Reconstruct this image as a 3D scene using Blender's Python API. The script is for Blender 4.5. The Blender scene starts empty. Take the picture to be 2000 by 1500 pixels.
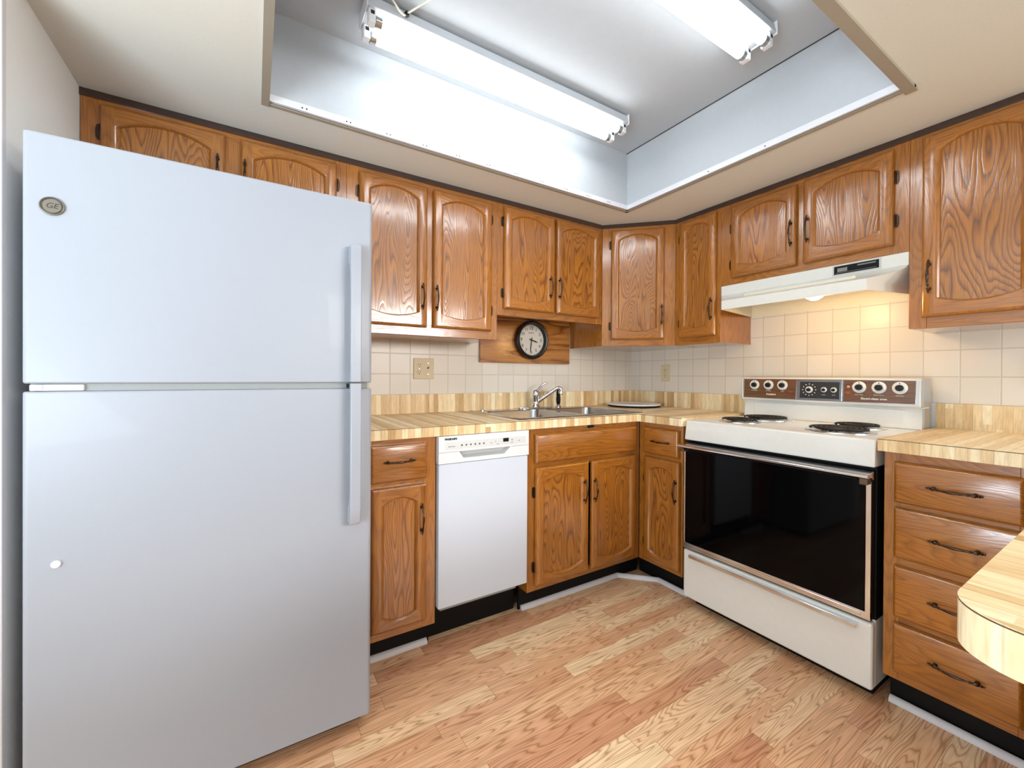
import bpy, bmesh, math, random
from mathutils import Vector, Matrix
random.seed(7)
sc = bpy.context.scene
C = sc.collection
PI = math.pi

# ------------------------------------------------------------------ camera
cd = bpy.data.cameras.new('camera')
cam = bpy.data.objects.new('camera', cd); C.objects.link(cam)
yaw, pitch, roll = 0.55374, -0.00454, 0.00581
fw = Vector((math.sin(yaw)*math.cos(pitch), math.cos(yaw)*math.cos(pitch), math.sin(pitch)))
r1 = Vector((math.cos(yaw), -math.sin(yaw), 0)); u1 = r1.cross(fw)
r2 = r1*math.cos(roll) + u1*math.sin(roll); u2 = -r1*math.sin(roll) + u1*math.cos(roll)
M = Matrix((r2, u2, -fw)).transposed().to_4x4(); M.translation = Vector((-2.43053, -2.20922, 1.11693))
cam.matrix_world = M
cd.sensor_fit = 'HORIZONTAL'; cd.sensor_width = 36; cd.lens = 813.89*36/2000; cd.shift_y = -11.61/2000
cd.clip_start = 0.02
sc.camera = cam

# ------------------------------------------------------------------ world, light, exposure
sc.view_settings.view_transform = 'Standard'; sc.view_settings.look = 'None'
sc.view_settings.gamma = 1; sc.view_settings.use_curve_mapping = False
sc.view_settings.exposure = 0.5
w = bpy.data.worlds.new('world'); sc.world = w; w.use_nodes = True
w.node_tree.nodes['Background'].inputs[0].default_value = (0.86, 0.92, 1.0, 1)
w.node_tree.nodes['Background'].inputs[1].default_value = 0.16
def area(name, loc, target, size, sizey, power, col):
    l = bpy.data.lights.new(name, 'AREA'); l.shape = 'RECTANGLE'; l.size = size; l.size_y = sizey
    l.energy = power; l.color = col
    o = bpy.data.objects.new(name, l); C.objects.link(o); o.location = loc
    o.rotation_euler = (Vector(target)-Vector(loc)).to_track_quat('-Z', 'Y').to_euler()
    return o
# added cool fill lamps at left, unseen, aimed up to brighten the ceiling
area('left_fill', (-4.8, -2.3, 0.8), (-2.6, -0.9, 2.05), 2.2, 1.2, 27, (0.75, 0.90, 1.0))
area('ceiling_fill', (-3.6, -2.3, 1.0), (-3.2, -2.0, 2.05), 0.9, 0.9, 36, (0.72, 0.88, 1.0))
# added fill lamp behind the camera, to brighten the deep end of the room
dl = area('rear_fill', (-0.7, -4.4, 1.92), (-2.1, -0.6, 0.55), 1.6, 1.0, 27, (1.0, 0.99, 0.97))
dl.data.spread = math.radians(90)
TUBE = 9.2

# ------------------------------------------------------------------ materials
def lin(c):
    return tuple((x/12.92 if x <= .04045 else ((x+.055)/1.055)**2.4) for x in c)
def rgb(r, g, b): return lin((r/255, g/255, b/255)) + (1,)
class NT:
    def __init__(s, name):
        s.m = bpy.data.materials.new(name); s.m.use_nodes = True
        s.t = s.m.node_tree; s.n = s.t.nodes; s.b = s.n['Principled BSDF']
    def node(s, typ, **kw):
        n = s.n.new(typ)
        for k, v in kw.items(): setattr(n, k, v)
        return n
    def link(s, a, b): s.t.links.new(a, b)
    def inp(s, sock, v):
        if hasattr(v, 'links') or isinstance(v, bpy.types.NodeSocket): s.link(v, sock)
        else: sock.default_value = v
    def math(s, op, a, b=None, c=None):
        n = s.node('ShaderNodeMath', operation=op); s.inp(n.inputs[0], a)
        if b is not None: s.inp(n.inputs[1], b)
        if c is not None: s.inp(n.inputs[2], c)
        return n.outputs[0]
    def vmath(s, op, a, b=None):
        n = s.node('ShaderNodeVectorMath', operation=op); s.inp(n.inputs[0], a)
        if b is not None: s.inp(n.inputs[1], b)
        return n.outputs[0]
    def mix(s, f, a, b, typ='MIX'):
        n = s.node('ShaderNodeMix', data_type='RGBA', blend_type=typ); s.inp(n.inputs[0], f); s.inp(n.inputs[6], a); s.inp(n.inputs[7], b)
        return n.outputs[2]
    def noise(s, vec, scale, detail=2, rough=.5, dist=0, dim='3D', w=None):
        n = s.node('ShaderNodeTexNoise', noise_dimensions=dim); s.link(vec, n.inputs['Vector'])
        n.inputs['Scale'].default_value = scale; n.inputs['Detail'].default_value = detail
        n.inputs['Roughness'].default_value = rough; n.inputs['Distortion'].default_value = dist
        if w is not None: s.inp(n.inputs['W'], w)
        return n.outputs[0]
    def ramp(s, f, stops):
        n = s.node('ShaderNodeValToRGB'); s.link(f, n.inputs[0]); e = n.color_ramp.elements
        while len(e) < len(stops): e.new(.5)
        for i, (p, c) in enumerate(stops): e[i].position = p; e[i].color = c
        return n.outputs[0]
    def mapr(s, f, a, b, c, d):
        n = s.node('ShaderNodeMapRange'); s.link(f, n.inputs[0])
        for i, v in enumerate((a, b, c, d)): n.inputs[i+1].default_value = v
        return n.outputs[0]
    def obj(s): return s.node('ShaderNodeTexCoord').outputs['Object']
    def sep(s, v):
        n = s.node('ShaderNodeSeparateXYZ'); s.link(v, n.inputs[0]); return n.outputs
    def comb(s, x, y, z):
        n = s.node('ShaderNodeCombineXYZ')
        for i, v in enumerate((x, y, z)): s.inp(n.inputs[i], v)
        return n.outputs[0]
    def white(s, v, dim='3D'):
        n = s.node('ShaderNodeTexWhiteNoise', noise_dimensions=dim); s.link(v, n.inputs['Vector']); return n.outputs[0]
    def bump(s, h, strength=.2, dist=.002):
        n = s.node('ShaderNodeBump'); s.link(h, n.inputs['Height']); n.inputs['Strength'].default_value = strength
        n.inputs['Distance'].default_value = dist; s.link(n.outputs[0], s.b.inputs['Normal'])

def plain(name, col, rough=.5, metal=0, coat=0, noise=0, nscale=40, spec=.5):
    t = NT(name); t.b.inputs['Roughness'].default_value = rough; t.b.inputs['Metallic'].default_value = metal
    t.b.inputs['Coat Weight'].default_value = coat; t.b.inputs['Specular IOR Level'].default_value = spec
    o = t.obj()
    f = t.noise(o, nscale, 3)
    d = tuple(c*.93 for c in col[:3])+(1,)
    t.link(t.mix(f, d, col), t.b.inputs['Base Color'])
    if noise: t.bump(f, noise, .002)
    return t.m

def oak(name, axis, light=(186,119,38), mid=(152,89,23), dark=(74,40,11), ring=1.0, bold=1.0, rough=.34):
    """stained oak, grain running along the local axis"""
    t = NT(name); o = t.obj()
    mul = lambda k: {'z': (1, 1, k), 'x': (k, 1, 1), 'y': (1, k, 1)}[axis]
    rnd = t.node('ShaderNodeObjectInfo').outputs['Random']
    w4 = t.math('MULTIPLY', rnd, 37.0)
    n1 = t.noise(t.vmath('MULTIPLY', o, mul(.15)), 8.0*ring**.5, 1.5, .45, .1, '4D', w4)
    n2 = t.noise(t.vmath('MULTIPLY', o, mul(.10)), 42, 2, .5, 0, '4D', w4)
    wob = t.math('ADD', t.math('MULTIPLY', n1, 34.0*ring), t.math('MULTIPLY', n2, 1.0))
    rg = t.math('FRACT', wob)
    line = t.ramp(rg, [(0, (0,0,0,1)), (.10, (.25,.25,.25,1)), (.42, (.85,.85,.85,1)), (.8, (1,1,1,1)), (1, (.1,.1,.1,1))])
    fine = t.noise(t.vmath('MULTIPLY', o, mul(.035)), 330, 3, .6, 0, '4D', w4)
    tone = t.noise(t.vmath('MULTIPLY', o, mul(.2)), 3.0, 1, .5, 0, '4D', w4)
    base = t.ramp(line, [(0, rgb(*dark)), (.45, rgb(*mid)), (1, rgb(*light))])
    flat = rgb(*[(a*.55+b*.45) for a, b in zip(light, mid)])
    base = t.mix(bold, flat, base)
    fc = t.ramp(fine, [(.34, (.66,.60,.54,1)), (.50, (1,1,1,1)), (.75, (1.06,1.06,1.05,1))])
    c = t.mix(1.0, base, fc, 'MULTIPLY')
    tn = t.ramp(tone, [(.3, (.90,.88,.85,1)), (.7, (1.05,1.04,1.03,1))])
    c = t.mix(1.0, c, tn, 'MULTIPLY')
    br = t.mapr(rnd, 0, 1, .93, 1.06)
    c = t.mix(1.0, c, t.comb(br, br, br), 'MULTIPLY')
    t.link(c, t.b.inputs['Base Color'])
    t.b.inputs['Roughness'].default_value = rough
    t.b.inputs['Coat Weight'].default_value = 1.0; t.b.inputs['Coat IOR'].default_value = 1.6; t.b.inputs['Coat Roughness'].default_value = .14
    h = t.math('ADD', t.math('MULTIPLY', line, .8*bold), t.math('MULTIPLY', fine, .5))
    t.bump(h, .35, .0012)
    t.link(t.b.inputs['Normal'].links[0].from_socket, t.b.inputs['Coat Normal'])
    return t.m

def laminate(name, u, p=.026):
    """butcher block pattern laminate; strips side by side along local axis u"""
    t = NT(name); x, y, z = t.sep(t.obj())
    if u == 'x': a, b = x, t.math('SUBTRACT', y, z)
    else: a, b = y, t.math('ADD', x, z)
    ia = t.math('FLOOR', t.math('DIVIDE', a, p))
    off = t.white(t.comb(ia, 3.3, 1.7))
    ib = t.math('FLOOR', t.math('ADD', t.math('DIVIDE', b, 1.3), t.math('MULTIPLY', off, 7)))
    r = t.white(t.comb(ia, ib, .5))
    r2_ = t.white(t.comb(t.math('FLOOR', t.math('DIVIDE', a, p*1.9)), ib, 4.5))
    f = t.math('ADD', t.math('MULTIPLY', r, .6), t.math('MULTIPLY', r2_, .4))
    col = t.ramp(f, [(.15, rgb(206,168,116)), (.35, rgb(228,196,146)), (.6, rgb(244,220,176)), (.85, rgb(254,240,206))])
    g = t.noise(t.comb(t.math('MULTIPLY', a, 160), t.math('MULTIPLY', b, 18), t.math('MULTIPLY', r, 30)), 1, 3, .6)
    gc = t.ramp(g, [(.3, (.84,.80,.74,1)), (.6, (1.03,1.03,1.02,1))])
    fr = t.math('FRACT', t.math('DIVIDE', a, p))
    ln = t.math('LESS_THAN', fr, .07)
    col = t.mix(1, col, gc, 'MULTIPLY')
    col = t.mix(t.math('MULTIPLY', ln, .3), col, rgb(150,110,60))
    t.link(col, t.b.inputs['Base Color']); t.b.inputs['Roughness'].default_value = .42
    return t.m

def floor_mat():
    t = NT('laminate_floor_planks'); x, y, z = t.sep(t.obj())
    p = .068
    iy = t.math('FLOOR', t.math('DIVIDE', y, p))
    off = t.white(t.comb(iy, 8.1, 2.2))
    L = .52
    xx = t.math('ADD', t.math('DIVIDE', x, L), t.math('MULTIPLY', off, 9))
    ix = t.math('FLOOR', xx)
    r = t.white(t.comb(ix, iy, 1.1)); r2_ = t.white(t.comb(ix, iy, 6.4))
    base = t.ramp(r, [(.0, rgb(216,160,124)), (.3, rgb(232,182,142)), (.6, rgb(244,200,158)), (1, rgb(254,228,188))])
    gv = t.comb(t.math('ADD', t.math('MULTIPLY', x, .085), t.math('MULTIPLY', r, 40)), y, t.math('MULTIPLY', r2_, 60))
    n1 = t.noise(gv, 21, 1.5, .45, .2)
    rg = t.math('MULTIPLY', t.math('PINGPONG', t.math('MULTIPLY', n1, 19), .5), 2)
    rc = t.ramp(rg, [(0, (.58,.47,.38,1)), (.25, (.86,.80,.74,1)), (.6, (1,1,1,1)), (1, (1.04,1.04,1.03,1))])
    c = t.mix(1, base, rc, 'MULTIPLY')
    fine = t.noise(t.comb(t.math('MULTIPLY', x, 8), t.math('MULTIPLY', y, 220), t.math('MULTIPLY', r, 20)), 1, 3, .6)
    c = t.mix(1, c, t.ramp(fine, [(.3, (.86,.82,.78,1)), (.6, (1.03,1.02,1.02,1))]), 'MULTIPLY')
    fy = t.math('FRACT', t.math('DIVIDE', y, p)); fx = t.math('FRACT', xx)
    ln = t.math('MAXIMUM', t.math('LESS_THAN', fy, .022), t.math('LESS_THAN', fx, .004))
    c = t.mix(t.math('MULTIPLY', ln, .45), c, rgb(120,78,46))
    t.link(c, t.b.inputs['Base Color']); t.b.inputs['Roughness'].default_value = .38
    t.bump(t.math('ADD', fine, t.math('MULTIPLY', ln, -1)), .08, .001)
    return t.m

def tile_mat(name, u, u0):
    t = NT(name); x, y, z = t.sep(t.obj()); p = .1095
    a = t.math('FRACT', t.math('DIVIDE', t.math('SUBTRACT', {'x': x, 'y': y}[u], u0), p))
    b = t.math('FRACT', t.math('DIVIDE', t.math('SUBTRACT', z, 1.015), p))
    da = t.math('MINIMUM', a, t.math('SUBTRACT', 1, a)); db = t.math('MINIMUM', b, t.math('SUBTRACT', 1, b))
    d = t.math('MINIMUM', da, db)
    g = t.mapr(d, .008, .028, 0, 1)
    ia = t.math('FLOOR', t.math('DIVIDE', t.math('SUBTRACT', {'x': x, 'y': y}[u], u0), p))
    ib = t.math('FLOOR', t.math('DIVIDE', t.math('SUBTRACT', z, 1.015), p))
    r = t.white(t.comb(ia, ib, 2.5))
    col = t.mix(r, rgb(226,217,204), rgb(234,226,214))
    t.link(t.mix(g, rgb(206,196,180), col), t.b.inputs['Base Color'])
    t.b.inputs['Roughness'].default_value = .3
    nz = t.noise(t.obj(), 14, 2)
    t.bump(t.math('ADD', g, t.math('MULTIPLY', nz, .35)), .35, .0012)
    return t.m

def emit(name, col, s):
    t = NT(name); t.b.inputs['Base Color'].default_value = col
    t.b.inputs['Emission Color'].default_value = col; t.b.inputs['Emission Strength'].default_value = s
    return t.m

OV = oak('oak_grain_upright', 'z', bold=.28); OH = oak('oak_grain_level', 'x', bold=.35)
OVB = OV; OHB = OH
OP = oak('oak_panel_bold_grain', 'z', ring=1.15, bold=.72)
PINE = oak('pine_board', 'x', (196,130,54), (176,108,38), (120,62,20), .5)
ODARK = oak('dark_stained_moulding', 'x', (58,30,20), (46,22,14), (26,12,8), .6, .5)
BRONZE = plain('antique_bronze', rgb(78,64,54), .27, .9)
BLACK = plain('matte_black_board', rgb(9,8,8), .6, spec=.25)
WHITE = plain('white_enamel', rgb(218,226,240), .38, 0, .1, .04, 300)
WHITE2 = plain('white_plastic', rgb(236,237,240), .35)
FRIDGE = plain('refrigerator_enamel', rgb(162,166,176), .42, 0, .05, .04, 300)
STOVE = plain('white_porcelain_enamel', rgb(236,234,228), .18, 0, .3)
CREAM = plain('cream_enamel', rgb(236,228,206), .3)
GREYP = plain('grey_plastic', rgb(150,152,152), .5)
CHROME = plain('polished_chrome', rgb(226,229,234), .16, 1)
STEEL = plain('brushed_stainless', rgb(186,188,190), .26, 1)
GLASSB = plain('black_oven_glass', rgb(4,4,6), .06, 0, 0, spec=.12)
COIL = plain('blackened_heating_coil', rgb(30,28,28), .5, .4)
WALNUT = oak('walnut_print_strip', 'x', (120,80,48), (104,66,36), (78,46,24), .8, .6)
PANELG = plain('charcoal_control_plate', rgb(58,58,60), .35, .3)
WALLP = plain('wall_paint_white', rgb(244,244,242), .85, 0, 0, .12, 160)
CEILP = plain('ceiling_paint_beige', rgb(230,226,215), .9, 0, 0, .05, 120)
TRAYP = plain('tray_paint_white', rgb(188,192,196), .8)
TRIMW = plain('trim_white', rgb(224,222,226), .5)
TRIMG = plain('trim_grey_metal', rgb(176,166,150), .45, .2)
LAMX = laminate('butcher_block_laminate_across', 'x'); LAMY = laminate('butcher_block_laminate_along', 'y')
SEAM = plain('laminate_seam', rgb(96,70,44), .6)
FLOORM = floor_mat()
TILEX = tile_mat('ceramic_tile_back', 'x', -1.605); TILEY = tile_mat('ceramic_tile_right', 'y', -1.619)
ALMOND = plain('almond_plastic', rgb(222,206,170), .45)
DARKG = plain('dark_slot', rgb(26,22,20), .6)
TUBEM = emit('lit_fluorescent_tube', (.91, .97, 1, 1), TUBE)
BULBM = emit('lit_hood_bulb', (1, .80, .52, 1), 7)
INK = plain('black_ink', rgb(24,24,26), .6); INKW = plain('white_ink', rgb(232,230,224), .6); INKG = plain('grey_ink', rgb(120,122,126), .6)

# ------------------------------------------------------------------ mesh helpers
class MB:
    def __init__(s): s.v = []; s.f = []; s.m = []
    def add(s, vs, fs, m=0):
        o = len(s.v); s.v += [Vector(p) for p in vs]
        for f in fs: s.f.append([o+i for i in f]); s.m.append(m)
        return s
    def box(s, x0, x1, y0, y1, z0, z1, m=0):
        x0, x1 = sorted((x0, x1)); y0, y1 = sorted((y0, y1)); z0, z1 = sorted((z0, z1))
        return s.add([(x0,y0,z0),(x1,y0,z0),(x1,y1,z0),(x0,y1,z0),(x0,y0,z1),(x1,y0,z1),(x1,y1,z1),(x0,y1,z1)],
              [(0,3,2,1),(4,5,6,7),(0,1,5,4),(1,2,6,5),(2,3,7,6),(3,0,4,7)], m)
    def prism(s, pts, fn, a, b, m=0):
        """closed 2D polygon swept from a to b; fn(p, q, t) -> xyz"""
        n = len(pts)
        return s.add([fn(p, q, a) for p, q in pts]+[fn(p, q, b) for p, q in pts],
              [list(range(n))[::-1], list(range(n, 2*n))]+[(i, (i+1) % n, n+(i+1) % n, n+i) for i in range(n)], m)
    def tube(s, path, rad, n=10, m=0, cap=True):
        path = [Vector(p) for p in path]
        if not hasattr(rad, '__len__'): rad = [rad]*len(path)
        base = len(s.v); up = None; vs = []
        for i, p in enumerate(path):
            d = (path[min(i+1, len(path)-1)]-path[max(i-1, 0)]).normalized()
            if up is None:
                up = Vector((0,0,1)) if abs(d.z) < .9 else Vector((1,0,0))
            a = d.cross(up).normalized(); b = a.cross(d).normalized(); up = b
            for k in range(n):
                t = 2*PI*k/n; vs.append(p+(a*math.cos(t)+b*math.sin(t))*rad[i])
        fs = []
        for i in range(len(path)-1):
            for k in range(n): fs.append((i*n+k, i*n+(k+1) % n, (i+1)*n+(k+1) % n, (i+1)*n+k))
        if cap: fs += [tuple(range(n))[::-1], tuple(range((len(path)-1)*n, len(path)*n))]
        return s.add(vs, fs, m)
    def lathe(s, prof, cen, axis='z', n=24, m=0):
        """prof: list of (radius, height) along axis from cen"""
        vs = []
        cen = Vector(cen)
        for r, h in prof:
            for k in range(n):
                t = 2*PI*k/n; a, b = r*math.cos(t), r*math.sin(t)
                vs.append(cen+Vector({'z': (a,b,h), 'y': (a,h,b), 'x': (h,a,b)}[axis]))
        fs = []
        for i in range(len(prof)-1):
            for k in range(n): fs.append((i*n+k, i*n+(k+1) % n, (i+1)*n+(k+1) % n, (i+1)*n+k))
        fs += [tuple(range(n))[::-1], tuple(range((len(prof)-1)*n, len(prof)*n))]
        return s.add(vs, fs, m)
    def loops(s, loops, m=0, closed=True, cap=False):
        n = len(loops[0]); vs = [p for l in loops for p in l]; fs = []
        for i in range(len(loops)-1):
            for k in range(n if closed else n-1): fs.append((i*n+k, i*n+(k+1) % n, (i+1)*n+(k+1) % n, (i+1)*n+k))
        if cap: fs.append(tuple(range((len(loops)-1)*n, len(loops)*n)))
        return s.add(vs, fs, m)
    def build(s, name, mats, parent=None, off=(0,0,0), bevel=0, smooth=0, seg=2):
        off = Vector(off)
        me = bpy.data.meshes.new(name)
        me.from_pydata([v-off for v in s.v], [], s.f)
        if not isinstance(mats, (list, tuple)): mats = [mats]
        for m in mats: me.materials.append(m)
        for p, i in zip(me.polygons, s.m): p.material_index = i
        bm = bmesh.new(); bm.from_mesh(me); bmesh.ops.remove_doubles(bm, verts=bm.verts, dist=1e-5)
        bmesh.ops.recalc_face_normals(bm, faces=bm.faces); bm.to_mesh(me); bm.free()
        if smooth:
            me.shade_smooth(); me.set_sharp_from_angle(angle=math.radians(smooth))
        o = bpy.data.objects.new(name, me); C.objects.link(o)
        if parent: o.parent = parent
        if bevel:
            b = o.modifiers.new('bevel', 'BEVEL'); b.width = bevel; b.segments = seg; b.limit_method = 'ANGLE'; b.angle_limit = math.radians(40)
            b.harden_normals = False
        return o

def tag(o, label, cat, group=None):
    o['label'] = label; o['category'] = cat
    if group: o['group'] = group
    return o
def thing(name, label, cat, loc, rz=0, group=None):
    o = bpy.data.objects.new(name, None); C.objects.link(o); o.empty_display_size = .05
    o.location = loc; o.rotation_euler = (0, 0, rz)
    return tag(o, label, cat, group)
def struct(o): o['kind'] = 'structure'; return o
def part_label(o, l): o['label'] = l; return o
def text(name, s, size, loc, mat, parent, off=(0,0,0), shear=0, align='CENTER', depth=.0004, bold=0):
    cu = bpy.data.curves.new(name, 'FONT'); cu.body = s; cu.size = size; cu.align_x = align; cu.align_y = 'CENTER'
    cu.extrude = depth; cu.shear = shear; cu.offset = bold
    t = bpy.data.objects.new(name, cu); C.objects.link(t)
    dg = bpy.context.evaluated_depsgraph_get()
    me = bpy.data.meshes.new_from_object(t.evaluated_get(dg)); bpy.data.objects.remove(t)
    L = Vector(loc)-Vector(off)
    for v in me.vertices:
        x, y, z = v.co; v.co = (L.x+x, L.y-z, L.z+y)
    me.materials.clear(); me.materials.append(mat)
    o = bpy.data.objects.new(name, me); C.objects.link(o); o.parent = parent
    return o
def join_text(name, items, mat, parent, off=(0,0,0)):
    """several small prints of one panel as a single mesh"""
    vs, fs = [], []
    for (s, size, loc) in items:
        o = text(name, s, size, loc, mat, None, off); b = len(vs)
        vs += [v.co.copy() for v in o.data.vertices]; fs += [[b+i for i in p.vertices] for p in o.data.polygons]
        bpy.data.objects.remove(o)
    me = bpy.data.meshes.new(name); me.from_pydata(vs, [], fs); me.materials.append(mat)
    o = bpy.data.objects.new(name, me); C.objects.link(o); o.parent = parent
    return o

# ------------------------------------------------------------------ room shell
ZC = 2.049; ZT = 2.36
TX0, TX1, TY0, TY1 = -2.389, -0.659, -1.722, -0.5575     # light tray opening
s = MB().box(-5.2, .12, -5.2, .12, -.06, 0).build('floor', FLOORM); struct(s)
struct(MB().box(-5.3, .12, 0, .12, 0, 2.5).build('wall_back', WALLP))
struct(MB().box(-5.3, -5.2, -5.2, 0, 0, 2.5).build('wall_dining', WALLP))
struct(MB().box(0, .12, -5.2, 0, 0, 2.5).build('wall_right', WALLP))
struct(MB().box(-3.04, -2.917, -.80, 0, 0, 2.5).build('wall_left', WALLP))
struct(MB().box(-5.3, .12, -5.3, -5.2, 0, 2.5).build('wall_front', WALLP))
struct(MB().box(-3.05, -2.909, -.822, -.801, 0, ZC).build('trim_1', TRIMW, bevel=.003))
mb = MB()
mb.box(-5.2, TX0, -5.2, 0, ZC, ZC+.02); mb.box(TX1, 0, -5.2, 0, ZC, ZC+.02)
mb.box(TX0, TX1, -5.2, TY0, ZC, ZC+.02); mb.box(TX0, TX1, TY1, 0, ZC, ZC+.02)
struct(mb.build('ceiling', CEILP))
mb = MB()
mb.box(TX0-.02, TX1+.02, TY0-.02, TY1+.02, ZT, ZT+.03)
mb.box(TX0-.02, TX0, TY0, TY1, ZC+.02, ZT); mb.box(TX1, TX1+.02, TY0, TY1, ZC+.02, ZT)
mb.box(TX0-.02, TX1+.02, TY0-.02, TY0, ZC+.02, ZT); mb.box(TX0-.02, TX1+.02, TY1, TY1+.02, ZC+.02, ZT)
struct(mb.build('ceiling_tray', TRAYP))
# dark gap along the right top edge of the tray, hanging a few mm below the board
struct(MB().box(TX1-.010, TX1-.006, TY0, TY1, ZT-.0015, ZT).build('trim_2', DARKG))
# perforated angle along the back and right rims (it once held a diffuser)
mb = MB()
mb.box(TX0, TX1, TY1-.003, TY1, ZC-.004, ZC+.026); mb.box(TX0, TX1, TY1-.014, TY1, ZC-.004, ZC-.001)
mb.box(TX1-.003, TX1, TY0, TY1, ZC-.004, ZC+.026); mb.box(TX1-.014, TX1, TY0, TY1, ZC-.004, ZC-.001)
k = TX0+.10
while k < TX1-.1:
    for d in (0, .014):
        mb.lathe([(.0028, -.0006), (.0028, 0)], (k+d, TY1-.003, ZC+.012), 'y', 8, 1)
    k += .148
for yy in (-1.05, -1.30):
    mb.lathe([(.0028, -.0006), (.0028, 0)], (TX1-.003, yy, ZC+.012), 'x', 8, 1)
struct(mb.build('trim_3', [TRIMW, DARKG]))
# flat moulding on the left and near rims, and thin edge below the other two
mb = MB()
mb.box(TX0-.024, TX0, TY0-.03, TY1+.016, ZC-.010, ZC)
mb.box(TX0-.024, TX1+.030, TY0-.030, TY0, ZC-.010, ZC)
mb.box(TX0, TX1+.012, TY1, TY1+.016, ZC-.008, ZC)
mb.box(TX1, TX1+.014, TY0-.03, TY1+.016, ZC-.008, ZC)
struct(mb.build('trim_4', TRIMG))
# tile
struct(MB().box(-2.10, 0, -.006, 0, 1.015, 1.46).build('tile_backsplash_back', TILEX))
mb = MB().box(-.006, 0, -2.6, 0, 1.015, 1.462)
struct(mb.build('tile_backsplash_right', TILEY))
struct(MB().box(-.006, 0, -.90, -2.6, .90, 1.015).build('trim_5', WALLP))
# dark moulding between the wall cabinets and the ceiling
mb = MB()
pts = [(-2.9165,-.316), (-.6095,-.316), (-.310,-.611), (-.310,-2.012)]
inn = [(-2.9165,-.300), (-.602,-.300), (-.294,-.604), (-.294,-2.012)]
for i in range(3):
    a, b, c, d = pts[i], pts[i+1], inn[i+1], inn[i]
    mb.prism([a, b, c, d], lambda p, q, t: (p, q, t), ZC-.024, ZC-.0005)
struct(mb.build('trim_6', ODARK))
# white quarter round shoe mouldings on the floor
def shoe(p, q, nm):
    p, q = Vector((*p, 0)), Vector((*q, 0)); d = (q-p).normalized(); n = Vector((d.y, -d.x, 0))
    prof = [(0, 0)]+[(.017*math.cos(t*PI/16), .020*math.sin(t*PI/16)) for t in range(9)]
    m = MB().prism(prof, lambda a, b, t: tuple(p+(q-p)*t+n*a+Vector((0, 0, b+.0005))), 0, 1)
    struct(m.build(nm, TRIMW, smooth=50))
shoe((-2.105, -.5400), (-1.815, -.5400), 'baseboard_back')
shoe((-1.345, -.5400), (-.700, -.5400), 'baseboard_sink')
shoe((-.700, -.5400), (-.5450, -.700), 'baseboard_corner')
shoe((-.5450, -.700), (-.5450, -.885), 'baseboard_right')
shoe((-.5450, -1.675), (-.5450, -2.09), 'baseboard_drawers')

# ------------------------------------------------------------------ cabinet pieces (local frame: x right, y into the wall, z up; face frame front at y = 0)
T = .022
def door_mesh(x0, x1, z0, z1, off, st=.037, rise=.040, ta=.027, ba=.043, rb=.025):
    """cathedral-and-drop arched frame; returns frame MB and panel MB"""
    f = MB(); a, b = x0+st, x1-st
    w = b-a
    rise = min(rise, w*.20); rb = min(rb, w*.16)
    zt = z1-ta-rise; zb = z0+ba+rb
    n = 18
    def arc(x0_, x1_, z_, h):
        R = ((x1_-x0_)**2/4+h*h)/(2*abs(h)); out = []
        half = math.asin(min(1, (x1_-x0_)/2/R)); cx = (x0_+x1_)/2
        for i in range(n+1):
            t = -half+2*half*i/n
            out.append((cx+R*math.sin(t), z_+(R*math.cos(t)-R*math.cos(half))*(1 if h > 0 else -1)))
        return out
    def inner(ins):
        top = arc(a+ins, b-ins, zt, rise-ins*.6); bot = arc(a+ins, b-ins, zb, -(rb-ins*.6))
        return top+bot[::-1]                                # clockwise from top left
    e = .010
    rect = lambda i: [(x0+i, z0+i), (x1-i, z0+i), (x1-i, z1-i), (x0+i, z1-i)]
    P = lambda l, y: [(p, y, q) for p, q in l]
    f.loops([P(rect(.006), -.0005), P(rect(.006), -.0035), P(rect(0), -.0040), P(rect(0), -(T-.010)), P(rect(.0016), -(T-.0060)), P(rect(.0048), -(T-.0022)), P(rect(e), -T)], 0)
    L = inner(0); top = L[:n+1]; bot = L[n+1:]             # bot runs right to left
    X0, X1, Z0, Z1 = x0+e, x1-e, z0+e, z1-e
    for i in range(n):
        f.add(P([top[i], top[i+1], (top[i+1][0], Z1), (top[i][0], Z1)], -T), [(0,1,2,3)], 1)
        f.add(P([bot[i], bot[i+1], (bot[i+1][0], Z0), (bot[i][0], Z0)], -T), [(0,1,2,3)], 1)
    f.add(P([(X0, Z0), (a, Z0), bot[-1], top[0], (a, Z1), (X0, Z1)], -T), [(0,1,2,3,4,5)], 0)
    f.add(P([(X1, Z0), (b, Z0), bot[0], top[-1], (b, Z1), (X1, Z1)], -T), [(0,1,2,3,4,5)], 0)
    f.loops([P(L, -T), P(inner(.0026), -T+.0010), P(inner(.0060), -T+.0034), P(inner(.0092), -T+.0066), P(inner(.0118), -T+.0106), P(inner(.0130), -T+.0136), P(inner(.0130), -.001)], 0)
    p = MB(); I = inner(.0128)
    p.loops([P(I, -.0012), P(I, -T+.0126)], 0, cap=True)
    return f, p
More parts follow.
